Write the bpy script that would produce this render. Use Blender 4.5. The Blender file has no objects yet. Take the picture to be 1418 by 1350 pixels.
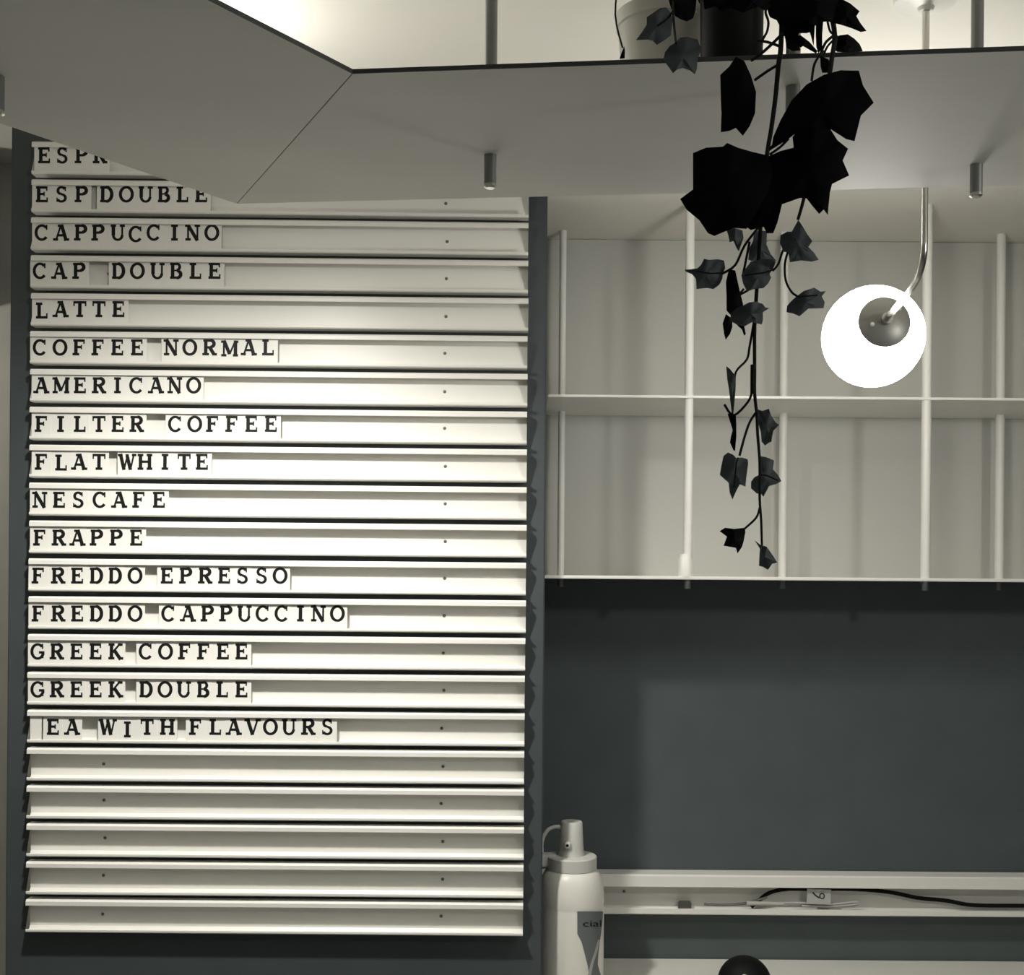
import bpy, bmesh, math, random
from mathutils import Vector, Matrix
random.seed(7)
SC = bpy.context.scene
COL = SC.collection
PI = math.pi

# ------------------------------------------------------------------ camera
F = 1700.0            # focal length in pixels of the 1418 x 1350 frame
ROLL = math.radians(0.45)
CAMZ = 1.5
cam = bpy.data.cameras.new('camera')
cam.sensor_fit = 'HORIZONTAL'
cam.sensor_width = 36.0
cam.lens = 36.0 * F / 1418.0
cam.shift_y = (798 - 675) / 1418.0
cam.clip_start = 0.02
camo = bpy.data.objects.new('camera', cam)
camo.matrix_world = (Matrix.Translation((0, 0, CAMZ)) @ Matrix.Rotation(PI / 2, 4, 'X')
                     @ Matrix.Rotation(ROLL, 4, 'Z'))
COL.objects.link(camo)
SC.camera = camo

# ------------------------------------------------------------------ view, world, lights
SC.view_settings.view_transform = 'Standard'
SC.view_settings.look = 'None'
SC.view_settings.gamma = 1.0
SC.view_settings.use_curve_mapping = False
SC.view_settings.exposure = 0.0
CEIL = CAMZ + 0.84     # main ceiling
SOFF = CAMZ + 0.69     # lowered soffit over the rod shelf
world = bpy.data.worlds.new('world')
SC.world = world
world.use_nodes = True
world.node_tree.nodes['Background'].inputs[0].default_value = (0.93, 0.97, 1.0, 1)
world.node_tree.nodes['Background'].inputs[1].default_value = 0.13


def light(name, kind, loc, energy, size, color=(1, 0.972, 0.915), target=None, **kw):
    l = bpy.data.lights.new(name, kind)
    l.energy = energy
    l.color = color
    if kind in ('POINT', 'SPOT'):
        l.shadow_soft_size = size
    for k, v in kw.items():
        setattr(l, k, v)
    o = bpy.data.objects.new(name, l)
    o.location = loc
    if target is not None:
        d = Vector(target) - Vector(loc)
        o.rotation_euler = d.to_track_quat('-Z', 'Y').to_euler()
    COL.objects.link(o)
    return o


DOWN = (-0.415, 1.50, CAMZ + 0.59)
light('downlight_beam', 'SPOT', DOWN, 60, 0.04, target=(-0.50, 1.80, 0.6),
      spot_size=math.radians(152), spot_blend=1.0)
light('bulb_glow', 'POINT', DOWN, 2.6, 0.03)
ROOM_LAMP = (1.10, 0.80, CAMZ + 0.35)
light('room_lamp_glow', 'POINT', ROOM_LAMP, 12.0, 0.05)
LEFT_LAMP = (-1.55, 2.24, CAMZ + 0.42)
light('left_lamp_glow', 'POINT', LEFT_LAMP, 6.0, 0.04)

# ------------------------------------------------------------------ helpers
def Wp(px, py, Y):
    """pixel of the photograph -> world point on the vertical plane at depth Y"""
    u, v = px - 709.0, 798.0 - py
    c, s = math.cos(ROLL), math.sin(ROLL)
    u, v = u * c - v * s, u * s + v * c
    return Vector((u * Y / F, Y, CAMZ + v * Y / F))


def Wz(px, py, z):
    """pixel -> world point on the horizontal plane at height z"""
    u, v = px - 709.0, 798.0 - py
    c, s = math.cos(ROLL), math.sin(ROLL)
    u, v = u * c - v * s, u * s + v * c
    Y = (z - CAMZ) * F / v
    return Vector((u * Y / F, Y, z))


def mat(name, color, rough=0.5, metal=0.0, var=0.06, scale=12.0, bump=0.0, bscale=200.0,
        emit=None, estr=0.0, stretch=(1, 1, 1), spec=0.5, trans=0.0):
    m = bpy.data.materials.new(name)
    m.use_nodes = True
    nt = m.node_tree
    p = nt.nodes['Principled BSDF']
    tc = nt.nodes.new('ShaderNodeTexCoord')
    mp = nt.nodes.new('ShaderNodeMapping')
    mp.inputs['Scale'].default_value = stretch
    nt.links.new(tc.outputs['Object'], mp.inputs[0])
    nz = nt.nodes.new('ShaderNodeTexNoise')
    nz.inputs['Scale'].default_value = scale
    nz.inputs['Detail'].default_value = 5
    nt.links.new(mp.outputs[0], nz.inputs['Vector'])
    rp = nt.nodes.new('ShaderNodeValToRGB')
    rp.color_ramp.elements[0].position = 0.3
    rp.color_ramp.elements[1].position = 0.7
    a = [max(0, c * (1 - var)) for c in color]
    b = [min(1, c * (1 + var)) for c in color]
    rp.color_ramp.elements[0].color = (*a, 1)
    rp.color_ramp.elements[1].color = (*b, 1)
    nt.links.new(nz.outputs['Fac'], rp.inputs[0])
    nt.links.new(rp.outputs[0], p.inputs['Base Color'])
    p.inputs['Roughness'].default_value = rough
    p.inputs['Metallic'].default_value = metal
    p.inputs['Specular IOR Level'].default_value = spec
    if bump > 0:
        n2 = nt.nodes.new('ShaderNodeTexNoise')
        n2.inputs['Scale'].default_value = bscale
        nt.links.new(mp.outputs[0], n2.inputs['Vector'])
        bp = nt.nodes.new('ShaderNodeBump')
        bp.inputs['Strength'].default_value = bump
        bp.inputs['Distance'].default_value = 0.001
        nt.links.new(n2.outputs['Fac'], bp.inputs['Height'])
        nt.links.new(bp.outputs[0], p.inputs['Normal'])
    if emit:
        p.inputs['Emission Color'].default_value = (*emit, 1)
        p.inputs['Emission Strength'].default_value = estr
    return m


M = {
    'pillar': mat('dark_slate_paint', (0.052, 0.064, 0.067), 0.6, bump=0.15, bscale=120),
    'wall': mat('dark_wall_paint', (0.078, 0.098, 0.101), 0.6, bump=0.15, bscale=120),
    'beige_wall': mat('beige_wall_paint', (0.62, 0.60, 0.53), 0.7, bump=0.2, bscale=90),
    'ceiling': mat('ceiling_paint', (0.80, 0.78, 0.71), 0.7, var=0.03, scale=3, bump=0.15, bscale=80),
    'soffit': mat('soffit_panel', (0.38, 0.375, 0.345), 0.6, var=0.03, scale=3),
    'floor': mat('floor_stone', (0.25, 0.25, 0.24), 0.5, var=0.15, scale=5),
    'panel': mat('grey_back_panel', (0.57, 0.57, 0.525), 0.5, var=0.02, scale=3),
    'white_metal': mat('white_powder_coat', (0.86, 0.85, 0.80), 0.4, var=0.02),
    'rail': mat('white_enamel_rail', (0.84, 0.83, 0.775), 0.38, var=0.02, scale=4, stretch=(0.3, 1, 1)),
    'tile': mat('letter_tile_plastic', (0.82, 0.81, 0.755), 0.35, var=0.03, scale=9),
    'ink': mat('black_letter_ink', (0.008, 0.009, 0.009), 0.5, spec=0.2),
    'screw': mat('screw_steel', (0.16, 0.16, 0.15), 0.4, 0.6),
    'laminate': mat('grey_shelf_laminate', (0.74, 0.735, 0.68), 0.6, spec=0.25, var=0.05, scale=3.5, bump=0.12,
                    bscale=14, stretch=(1, 2.2, 1)),
    'edge': mat('dark_shelf_edge', (0.06, 0.066, 0.066), 0.5),
    'steel': mat('brushed_steel', (0.26, 0.27, 0.265), 0.35, 0.75, var=0.08, scale=30, stretch=(1, 1, 0.1)),
    'chrome': mat('chrome', (0.66, 0.65, 0.61), 0.25, 1.0, var=0.02),
    'cap': mat('satin_nickel', (0.34, 0.34, 0.31), 0.42, 0.45, var=0.02),
    'globe': mat('lit_opal_glass', (0.9, 0.9, 0.85), 0.3, emit=(1, 0.972, 0.915), estr=31),
    'leaf_shaded': mat('shaded_ivy_leaf', (0.006, 0.0075, 0.008), 0.7, var=0.3, scale=40, spec=0.1),  # ivy leaf with the backlit shade put into its colour
    'leaf_lit': mat('lit_ivy_leaf', (0.125, 0.15, 0.155), 0.6, var=0.25, scale=50, spec=0.2),  # same ivy where light reaches it, painted lighter
    'vein': mat('leaf_vein', (0.016, 0.019, 0.02), 0.7, spec=0.1),
    'stem': mat('ivy_stem', (0.012, 0.014, 0.013), 0.7, var=0.3, scale=60, spec=0.15),
    'pot_white': mat('white_glazed_pot', (0.74, 0.73, 0.67), 0.45),
    'pot_black': mat('black_pot', (0.004, 0.0045, 0.0045), 0.6, spec=0.2),
    'soil': mat('soil', (0.03, 0.028, 0.025), 0.9, var=0.4, scale=80, bump=0.6),
    'bottle': mat('white_bottle_enamel', (0.76, 0.75, 0.69), 0.38, var=0.03, scale=10),
    'lid': mat('pale_grey_lid', (0.58, 0.58, 0.54), 0.42),
    'label': mat('grey_bottle_label', (0.12, 0.133, 0.14), 0.5),
    'label_light': mat('pale_label_stripe', (0.36, 0.37, 0.36), 0.5),
    'rubber': mat('black_rubber', (0.005, 0.006, 0.006), 0.6, spec=0.15),
    'counter': mat('white_counter', (0.80, 0.79, 0.73), 0.4, var=0.03, scale=6),
    'counter_body': mat('counter_body', (0.10, 0.115, 0.12), 0.6),
    'paper': mat('paper_tag', (0.50, 0.50, 0.465), 0.7),
    'clear': mat('pale_cable_sheath', (0.42, 0.42, 0.40), 0.3),
    'shade_dark': mat('shade_dark_colour', (0.035, 0.042, 0.045), 0.5),  # dark tone imitating the shade left of the pillar
}


def props(o, label=None, cat=None, group=None, kind=None):
    if label: o['label'] = label
    if cat: o['category'] = cat
    if group: o['group'] = group
    if kind: o['kind'] = kind
    return o


def empty(name, loc, label=None, cat=None, group=None):
    o = bpy.data.objects.new(name, None)
    o.location = loc
    o.empty_display_size = 0.05
    COL.objects.link(o)
    return props(o, label, cat, group)


def place(o, parent):
    """parent keeping the world position (parents are unrotated, unscaled)"""
    o.parent = parent
    off = Vector((0, 0, 0))
    p = parent
    while p is not None:
        off += Vector(p.location)
        p = p.parent
    o.location = Vector(o.location) - off


def obj(name, bm, m, parent=None, smooth=False, origin=None):
    """bm holds world coordinates; origin moves the pivot"""
    org = Vector(origin) if origin is not None else Vector((0, 0, 0))
    if origin is not None:
        bmesh.ops.translate(bm, verts=bm.verts, vec=-org)
    bmesh.ops.recalc_face_normals(bm, faces=bm.faces)
    me = bpy.data.meshes.new(name)
    bm.to_mesh(me)
    bm.free()
    for mm in (m if isinstance(m, (list, tuple)) else [m]):
        me.materials.append(mm)
    if smooth:
        for p in me.polygons:
            p.use_smooth = True
        try:
            me.set_sharp_from_angle(angle=math.radians(40))
        except Exception:
            pass
    o = bpy.data.objects.new(name, me)
    o.location = org
    COL.objects.link(o)
    if parent is not None:
        place(o, parent)
    return o


def box(bm, x0, x1, y0, y1, z0, z1, bev=0.0):
    r = bmesh.ops.create_cube(bm, size=1.0)
    vs = r['verts']
    for v in vs:
        v.co = Vector(((x0 + x1) / 2 + v.co.x * (x1 - x0), (y0 + y1) / 2 + v.co.y * (y1 - y0),
                       (z0 + z1) / 2 + v.co.z * (z1 - z0)))
    if bev > 0:
        es = list({e for v in vs for e in v.link_edges})
        bmesh.ops.bevel(bm, geom=es, offset=bev, segments=2, affect='EDGES')


def boxobj(name, x0, x1, y0, y1, z0, z1, m, parent=None, bev=0.0):
    bm = bmesh.new()
    box(bm, x0, x1, y0, y1, z0, z1, bev)
    return obj(name, bm, m, parent)


def prism(bm, pts, z0, z1):
    lo = [bm.verts.new((p[0], p[1], z0)) for p in pts]
    hi = [bm.verts.new((p[0], p[1], z1)) for p in pts]
    n = len(pts)
    bm.faces.new(lo[::-1]); bm.faces.new(hi)
    for i in range(n):
        bm.faces.new((lo[i], lo[(i + 1) % n], hi[(i + 1) % n], hi[i]))


def tube(bm, pts, r, n=8, r1=None):
    pts = [Vector(p) for p in pts]
    rings = []
    up = Vector((0, 1, 0.01)).normalized()
    for i, p in enumerate(pts):
        d = (pts[min(i + 1, len(pts) - 1)] - pts[max(i - 1, 0)]).normalized()
        a = d.cross(up)
        if a.length < 1e-3:
            a = d.cross(Vector((1, 0, 0)))
        a.normalize()
        b = d.cross(a).normalized()
        t = i / max(1, len(pts) - 1)
        rr = r if r1 is None else r + (r1 - r) * t
        rings.append([bm.verts.new(p + rr * (math.cos(k * 2 * PI / n) * a + math.sin(k * 2 * PI / n) * b))
                      for k in range(n)])
    for i in range(len(rings) - 1):
        for k in range(n):
            bm.faces.new((rings[i][k], rings[i][(k + 1) % n], rings[i + 1][(k + 1) % n], rings[i + 1][k]))
    bm.faces.new(rings[0][::-1]); bm.faces.new(rings[-1])


def smooth_path(pts, sub=5):
    pts = [Vector(p) for p in pts]
    if len(pts) < 3:
        return pts
    out = []
    for i in range(len(pts) - 1):
        p0 = pts[max(i - 1, 0)]; p1 = pts[i]; p2 = pts[i + 1]; p3 = pts[min(i + 2, len(pts) - 1)]
        for k in range(sub):
            t = k / sub
            out.append(0.5 * ((2 * p1) + (-p0 + p2) * t + (2 * p0 - 5 * p1 + 4 * p2 - p3) * t * t
                              + (-p0 + 3 * p1 - 3 * p2 + p3) * t ** 3))
    out.append(pts[-1])
    return out


def lathe(bm, prof, center, axis=(0, 0, 1), n=40):
    """prof = [(r, h)...] along axis from center"""
    ax = Vector(axis).normalized()
    a = ax.cross(Vector((0, 1, 0)))
    if a.length < 1e-3:
        a = ax.cross(Vector((1, 0, 0)))
    a.normalize()
    b = ax.cross(a).normalized()
    c = Vector(center)
    rings = []
    for r, h in prof:
        if r < 1e-6:
            rings.append([bm.verts.new(c + ax * h)])
        else:
            rings.append([bm.verts.new(c + ax * h + r * (math.cos(k * 2 * PI / n) * a + math.sin(k * 2 * PI / n) * b))
                          for k in range(n)])
    for i in range(len(rings) - 1):
        A, B = rings[i], rings[i + 1]
        for k in range(n):
            k2 = (k + 1) % n
            if len(A) == 1 and len(B) == 1:
                continue
            if len(A) == 1:
                bm.faces.new((A[0], B[k], B[k2]))
            elif len(B) == 1:
                bm.faces.new((A[k], A[k2], B[0]))
            else:
                bm.faces.new((A[k], A[k2], B[k2], B[k]))
    if len(rings[0]) > 1: bm.faces.new(rings[0])
    if len(rings[-1]) > 1: bm.faces.new(rings[-1][::-1])


# ------------------------------------------------------------------ setting
PIL_Y = 2.20          # front face of the pillar
WALL_Y = 2.52         # back wall
PX0 = Wp(12, 700, PIL_Y).x
PX1 = Wp(755, 700, PIL_Y).x
XL, XR, YF = -2.4, 2.6, -2.6


def struct(name, *a, **k):
    o = boxobj(name, *a, **k)
    o['kind'] = 'structure'
    return o


struct('floor', XL, XR, YF, WALL_Y + 0.1, -0.05, 0.0, M['floor'])
struct('ceiling', XL, XR, YF, WALL_Y + 0.1, CEIL, CEIL + 0.05, M['ceiling'])
bm = bmesh.new()
prism(bm, [(-0.36, YF), (XR, YF), (XR, WALL_Y), (PX1, WALL_Y), (PX1, 2.06), (-0.36, 2.06)], SOFF, CEIL)
sf = obj('ceiling', bm, M['ceiling'])
sf['kind'] = 'structure'
struct('wall_back', PX1 - 0.1, XR, WALL_Y, WALL_Y + 0.1, 0.0, CEIL, M['wall'])
struct('wall_rear', XL, PX1 - 0.1, WALL_Y, WALL_Y + 0.1, 0.0, CEIL, M['beige_wall'])
struct('wall_left', XL - 0.05, XL, YF, WALL_Y + 0.1, 0.0, CEIL, M['beige_wall'])
struct('wall_right', XR, XR + 0.05, YF, WALL_Y + 0.1, 0.0, CEIL, M['wall'])
pil = boxobj('wall_pillar', PX0, PX1, PIL_Y, WALL_Y, 0.0, CEIL, M['pillar'], bev=0.002)
pil['kind'] = 'structure'

# counter under the wall rail
CZ = Wp(1090, 1328, WALL_Y).z
ct = empty('counter', (1.3, 2.2, 0), 'white counter top along the dark back wall under the cable rail', 'counter')
boxobj('counter_top', PX1 + 0.002, XR - 0.01, 1.95, WALL_Y - 0.002, CZ - 0.03, CZ, M['counter'], ct, bev=0.002)
boxobj('counter_body', PX1 + 0.002, XR - 0.01, 2.0, WALL_Y - 0.002, 0.0, CZ - 0.03, M['counter_body'], ct)

# added dark box in place of shade on the beige wall left of the pillar
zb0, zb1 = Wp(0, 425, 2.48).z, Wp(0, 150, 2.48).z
boxm = boxobj('shade_box', -1.75, Wp(-30, 300, 2.48).x, 2.40, WALL_Y, zb0, zb1, M['shade_dark'], bev=0.01)
props(boxm, 'dark box standing in for shade on the beige wall at the left edge', 'box')

# ------------------------------------------------------------------ menu board
PITCH = 52.55
RY = PIL_Y - 0.029                     # front plane of the rails
K = RY / F                             # metres per pixel there
RX0 = Wp(40, 700, RY).x
RX1 = Wp(729, 700, RY).x
ZBOT = Wp(385, 1294, RY).z
RH = 45.3 * K
SP = PITCH * K


def rail_profile(h, proud, back, lip_t, lip_b, t=0.0022):
    """closed section (depth towards the viewer, height)"""
    return [
        (0.0, h - 0.004), (0.0, 0.004), (back, 0.004), (back, 0.0), (proud - 0.002, 0.0), (proud, 0.002),
        (proud, lip_b), (proud - 0.0015, lip_b + 0.0006), (proud - t, lip_b), (proud - t, t),
        (back + t + 0.004, t), (back + t, t + 0.005), (back + t, h - t), (proud - t, h - t),
        (proud - t, h - lip_t), (proud - 0.001, h - lip_t - 0.0006), (proud, h - lip_t), (proud, h - 0.003),
        (proud - 0.003, h), (back, h), (back, h - 0.004)]


def rail_mesh(name, length, prof, m):
    bm = bmesh.new()
    A = [bm.verts.new((0, -d, z)) for d, z in prof]
    B = [bm.verts.new((length, -d, z)) for d, z in prof]
    n = len(prof)
    fa = bm.faces.new(A); fb = bm.faces.new(B[::-1])
    for i in range(n):
        bm.faces.new((A[i], A[(i + 1) % n], B[(i + 1) % n], B[i]))
    bmesh.ops.triangulate(bm, faces=[fa, fb])
    bmesh.ops.recalc_face_normals(bm, faces=bm.faces)
    me = bpy.data.meshes.new(name)
    bm.to_mesh(me); bm.free()
    me.materials.append(m)
    return me


prof = rail_profile(RH, 0.029, 0.006, 7.8 * K, 4.0 * K)
rme = rail_mesh('rail', RX1 - RX0, prof, M['rail'])
bm = bmesh.new()
lathe(bm, [(0, 0.0022), (0.0018, 0.002), (0.0029, 0.0005), (0.0029, -0.002)], (0, 0, 0), (0, -1, 0), 12)
bmesh.ops.recalc_face_normals(bm, faces=bm.faces)
sme = bpy.data.meshes.new('screw'); bm.to_mesh(sme); bm.free(); sme.materials.append(M['screw'])
board = empty('menu_board', (RX0, PIL_Y, ZBOT),
              'tall white menu board of stacked letter rails on the dark pillar', 'menu board')
NROW = 21
rails = []


def zrow(k):
    """bottom of row k (0 = top)"""
    return ZBOT + (NROW - 1 - k) * SP


for k in range(NROW):
    o = bpy.data.objects.new('rail', rme)
    o.location = (random.uniform(-.0006, .0006), 0, zrow(k) - ZBOT)
    o.rotation_euler = (0, math.radians(max(0, 0.22 - 0.014 * k)), 0)
    COL.objects.link(o); o.parent = board
    for sx in (150, 616):
        s = bpy.data.objects.new('screw', sme)
        s.location = (Wp(sx, 700, PIL_Y).x - RX0 + random.uniform(-.002, .002), -0.0082,
                      RH * 0.5 + random.uniform(-.0015, .0015))
        COL.objects.link(s); s.parent = o

# slab-serif glyphs drawn as strokes; unit = cap height
S = 0.22; B = 0.155     # stem and slab thickness


def G(ch):
    L = []
    def st(x0, y0, x1, y1, t=S): L.append(('l', x0, y0, x1, y1, t))
    def slab(x, y, w=0.38): L.append(('l', x - w / 2, y, x + w / 2, y, B))
    t, b = 1 - B / 2, B / 2
    if ch in 'EF':
        x = -.2
        st(x, 0, x, 1); L.append(('l', -.37, t, .34, t, B)); st(.30, .72, .30, 1, .09)
        L.append(('l', x, .52, .16, .52, B)); st(.14, .38, .14, .66, .08)
        if ch == 'E':
            L.append(('l', -.37, b, .37, b, B)); st(.33, 0, .33, .3, .09)
        else:
            slab(x, b, .42)
    elif ch == 'L':
        x = -.16
        st(x, 0, x, 1); slab(x, t, .4); L.append(('l', -.36, b, .36, b, B)); st(.32, 0, .32, .34, .09)
    elif ch == 'I':
        st(0, 0, 0, 1); slab(0, t, .42); slab(0, b, .42)
    elif ch == 'T':
        st(0, 0, 0, 1); L.append(('l', -.40, t, .40, t, B)); st(-.36, .68, -.36, 1, .09); st(.36, .68, .36, 1, .09)
        slab(0, b, .42)
    elif ch == 'H':
        for x in (-.28, .28):
            st(x, 0, x, 1); slab(x, t, .36); slab(x, b, .36)
        L.append(('l', -.28, .51, .28, .51, B))
    elif ch == 'N':
        st(-.28, 0, -.28, 1, .12); st(.3, 0, .3, 1, .12); st(-.3, 1, .3, 0, S)
        slab(-.32, t, .3); slab(.3, t, .34); slab(-.28, b, .34)
    elif ch == 'M':
        st(-.36, 0, -.36, 1, .12); st(.36, 0, .36, 1); st(-.36, 1, 0, .15, S); st(.36, 1, 0, .15, .11)
        slab(-.4, t, .28); slab(.4, t, .28); slab(-.36, b, .32); slab(.36, b, .32)
    elif ch == 'A':
        st(-.32, 0, 0, 1, .12); st(.32, 0, .02, 1, S); L.append(('l', -.2, .33, .2, .33, B))
        slab(-.34, b, .32); slab(.34, b, .34); slab(-.06, t, .3)
    elif ch == 'V':
        st(-.32, 1, 0, 0, S); st(.32, 1, 0, 0, .12); slab(-.34, t, .34); slab(.34, t, .32)
    elif ch == 'W':
        st(-.42, 1, -.2, 0, S); st(-.2, 0, 0, .85, .11); st(0, .85, .2, 0, S); st(.2, 0, .42, 1, .11)
        slab(-.43, t, .3); slab(.43, t, .28); slab(0, .9, .2)
    elif ch == 'K':
        st(-.24, 0, -.24, 1); slab(-.24, t, .38); slab(-.24, b, .38)
        st(-.2, .4, .3, 1, .12); st(-.05, .55, .34, 0, S); slab(.3, t, .3); slab(.35, b, .3)
    elif ch in 'PR':
        st(-.22, 0, -.22, 1); L.append(('l', -.38, t, .08, t, B)); slab(-.22, b, .42)
        L.append(('a', .06, .73, .23, .21, -90, 90, .175)); L.append(('l', -.22, .5, .08, .5, B))
        if ch == 'R':
            st(.04, .48, .32, .03, S); slab(.36, b, .24)
    elif ch == 'B':
        st(-.2, 0, -.2, 1); L.append(('l', -.36, t, .06, t, B)); L.append(('l', -.36, b, .08, b, B))
        L.append(('l', -.2, .52, .06, .52, .1))
        L.append(('a', .04, .745, .2, .2, -90, 90, .14)); L.append(('a', .06, .28, .24, .22, -90, 90, .175))
    elif ch == 'D':
        st(-.24, 0, -.24, 1); L.append(('l', -.4, t, 0, t, B)); L.append(('l', -.4, b, 0, b, B))
        L.append(('a', -.02, .5, .34, .44, -90, 90, .175))
    elif ch == 'O':
        L.append(('a', 0, .5, .37, .44, 0, 360, .155))
    elif ch in 'CG':
        L.append(('a', 0, .5, .36, .44, 42, 322 if ch == 'C' else 345, .15))
        st(.3, .66, .3, .98, .09)
        if ch == 'G':
            st(.3, .08, .3, .44, .13); slab(.25, .44, .34)
    elif ch == 'S':
        L.append(('a', 0, .73, .22, .215, 20, 250, .14)); L.append(('a', 0, .275, .25, .22, -160, 75, .14))
        L.append(('l', -.12, .57, .1, .47, .14))
        st(.24, .70, .24, .97, .08); st(-.27, .03, -.27, .3, .08)
    elif ch == 'U':
        st(-.27, .32, -.27, 1, S); st(.28, .32, .28, 1, .12); slab(-.27, t, .34); slab(.29, t, .32)
        L.append(('a', .005, .34, .275, .29, 180, 360, .14))
    return L


gl_cache = {}


def glyph_mesh(ch, cap):
    if ch in gl_cache:
        return gl_cache[ch]
    bm = bmesh.new()
    off = [0]

    def quadstrip(pa, pb):
        y = -0.0001 - off[0] * 0.000012
        off[0] += 1
        va = [bm.verts.new((p[0] * cap, y, p[1] * cap)) for p in pa]
        vb = [bm.verts.new((p[0] * cap, y, p[1] * cap)) for p in pb]
        for i in range(len(pa) - 1):
            bm.faces.new((va[i], va[i + 1], vb[i + 1], vb[i]))
    for s in G(ch):
        if s[0] == 'l':
            _, x0, y0, x1, y1, t = s
            d = Vector((x1 - x0, y1 - y0)).normalized()
            nx, ny = -d.y * t / 2, d.x * t / 2
            quadstrip([(x0 + nx, y0 + ny - .5), (x1 + nx, y1 + ny - .5)],
                      [(x0 - nx, y0 - ny - .5), (x1 - nx, y1 - ny - .5)])
        else:
            _, cx, cy, rx, ry, a0, a1, t = s
            n = max(8, int(abs(a1 - a0) / 15))
            pa, pb = [], []
            for i in range(n + 1):
                a = math.radians(a0 + (a1 - a0) * i / n)
                c, q = math.cos(a), math.sin(a)
                tt = t * 1.28 * (0.8 + 0.2 * abs(c))
                pa.append((cx + (rx + tt / 2) * c, cy + (ry + tt / 2) * q - .5))
                pb.append((cx + (rx - tt / 2) * c, cy + (ry - tt / 2) * q - .5))
            quadstrip(pa, pb)
    me = bpy.data.meshes.new('letter')
    bm.to_mesh(me); bm.free(); me.materials.append(M['ink'])
    gl_cache[ch] = me
    return me


TK = (PIL_Y - 0.0240) / F
tile_cache = {}


def tile_mesh(w):
    w = round(w, 1)
    if w in tile_cache:
        return tile_cache[w]
    bm = bmesh.new()
    ww, hh = w * TK / 2, 18.6 * K
    box(bm, -ww, ww, 0, 0.0012, -hh, hh, 0.0004)
    bmesh.ops.recalc_face_normals(bm, faces=bm.faces)
    me = bpy.data.meshes.new('letter_tile')
    bm.to_mesh(me); bm.free(); me.materials.append(M['tile'])
    tile_cache[w] = me
    return me


ORD = ['first', 'second', 'third', 'fourth', 'fifth', 'sixth', 'seventh', 'eighth', 'ninth', 'tenth',
       'eleventh', 'twelfth', 'thirteenth', 'fourteenth', 'fifteenth', 'sixteenth']
fred = [53, 80, 106.8, 133.3, 159.4, 186.9]
grk = [52.2, 78.3, 105.8, 132.2, 159.7]
ROWS = [
    (0, 215, 'ESPR', [61, 86, 113, 138], 'top row cut off by the shelf'),
    (1, 269, 'ESPDOUBLE', [58, 85, 113, 147.5, 175, 201.5, 226.7, 252.5, 278.5], 'ESP DOUBLE row'),
    (2, 322, 'CAPPUCCINO', [58, 84.5, 112, 136, 163, 188, 213, 241.5, 266.7, 293.3], 'CAPPUCCINO row'),
    (3, 375, 'CAPDOUBLE', [55.4, 82, 109.6, 163.9, 190.2, 217.8, 243.6, 270.5, 297], 'CAP DOUBLE row'),
    (4, 428, 'LATTE', [57.8, 83.9, 110.5, 136.9, 163.9], 'LATTE row'),
    (5, 481, 'COFFEENORMAL', [55.4, 83, 109.6, 135.7, 162.4, 189.6, 237, 262.8, 289.8, 318, 344.6, 371], 'COFFEE NORMAL row'),
    (6, 533.5, 'AMERICANO', [57.3, 84.4, 110.7, 136.7, 162.7, 188.9, 216, 241.8, 268.2], 'AMERICANO row'),
    (7, 587, 'FILTERCOFFEE', [57.3, 83.8, 110.4, 137, 162.9, 188.9, 242.7, 269.6, 294.4, 321, 348, 375], 'FILTER COFFEE row'),
    (8, 639.5, 'FLATWHITE', [57.3, 84.4, 109.6, 137, 176.2, 200.7, 228.4, 254.9, 279.6], 'FLAT WHITE row'),
    (9, 692, 'NESCAFE', [55, 81.6, 108.2, 138.2, 165, 192.2, 220], 'row just above FRAPPE'),
    (10, 744.5, 'FRAPPE', [55, 81, 107.3, 133.8, 161, 188.4], 'FRAPPE row'),
    (11, 797, 'FREDDOEPRESSO', fred + [231, 257.4, 283.8, 310.3, 335.7, 362, 387.9], 'FREDDO EPRESSO row'),
    (12, 849.5, 'FREDDOCAPPUCCINO', fred + [233.4, 260.2, 287.4, 313, 338.5, 363.9, 390.3, 416, 440.8, 467.2], 'FREDDO CAPPUCCINO row'),
    (13, 902, 'GREEKCOFFEE', grk + [202, 229.2, 255.6, 282, 308.5, 334.3], 'GREEK COFFEE row'),
    (14, 954.5, 'GREEKDOUBLE', grk + [202, 228.5, 254.6, 281, 307.5, 334.3], 'GREEK DOUBLE row'),
    (15, 1006.5, 'EAWITHFLAVOURS', [73.3, 99.8, 149.2, 176.3, 203.8, 231.7, 270.8, 298, 323.7, 349.8, 374.5, 400.2, 426.6, 453], 'EA WITH FLAVOURS row'),
]
CAP = 22.3 * TK
TY = PIL_Y - 0.0240
low = {(4, 0): 2.0, (15, 3): 3.5, (2, 5): 2.0, (5, 9): 1.5, (8, 1): 1.0}
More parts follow.
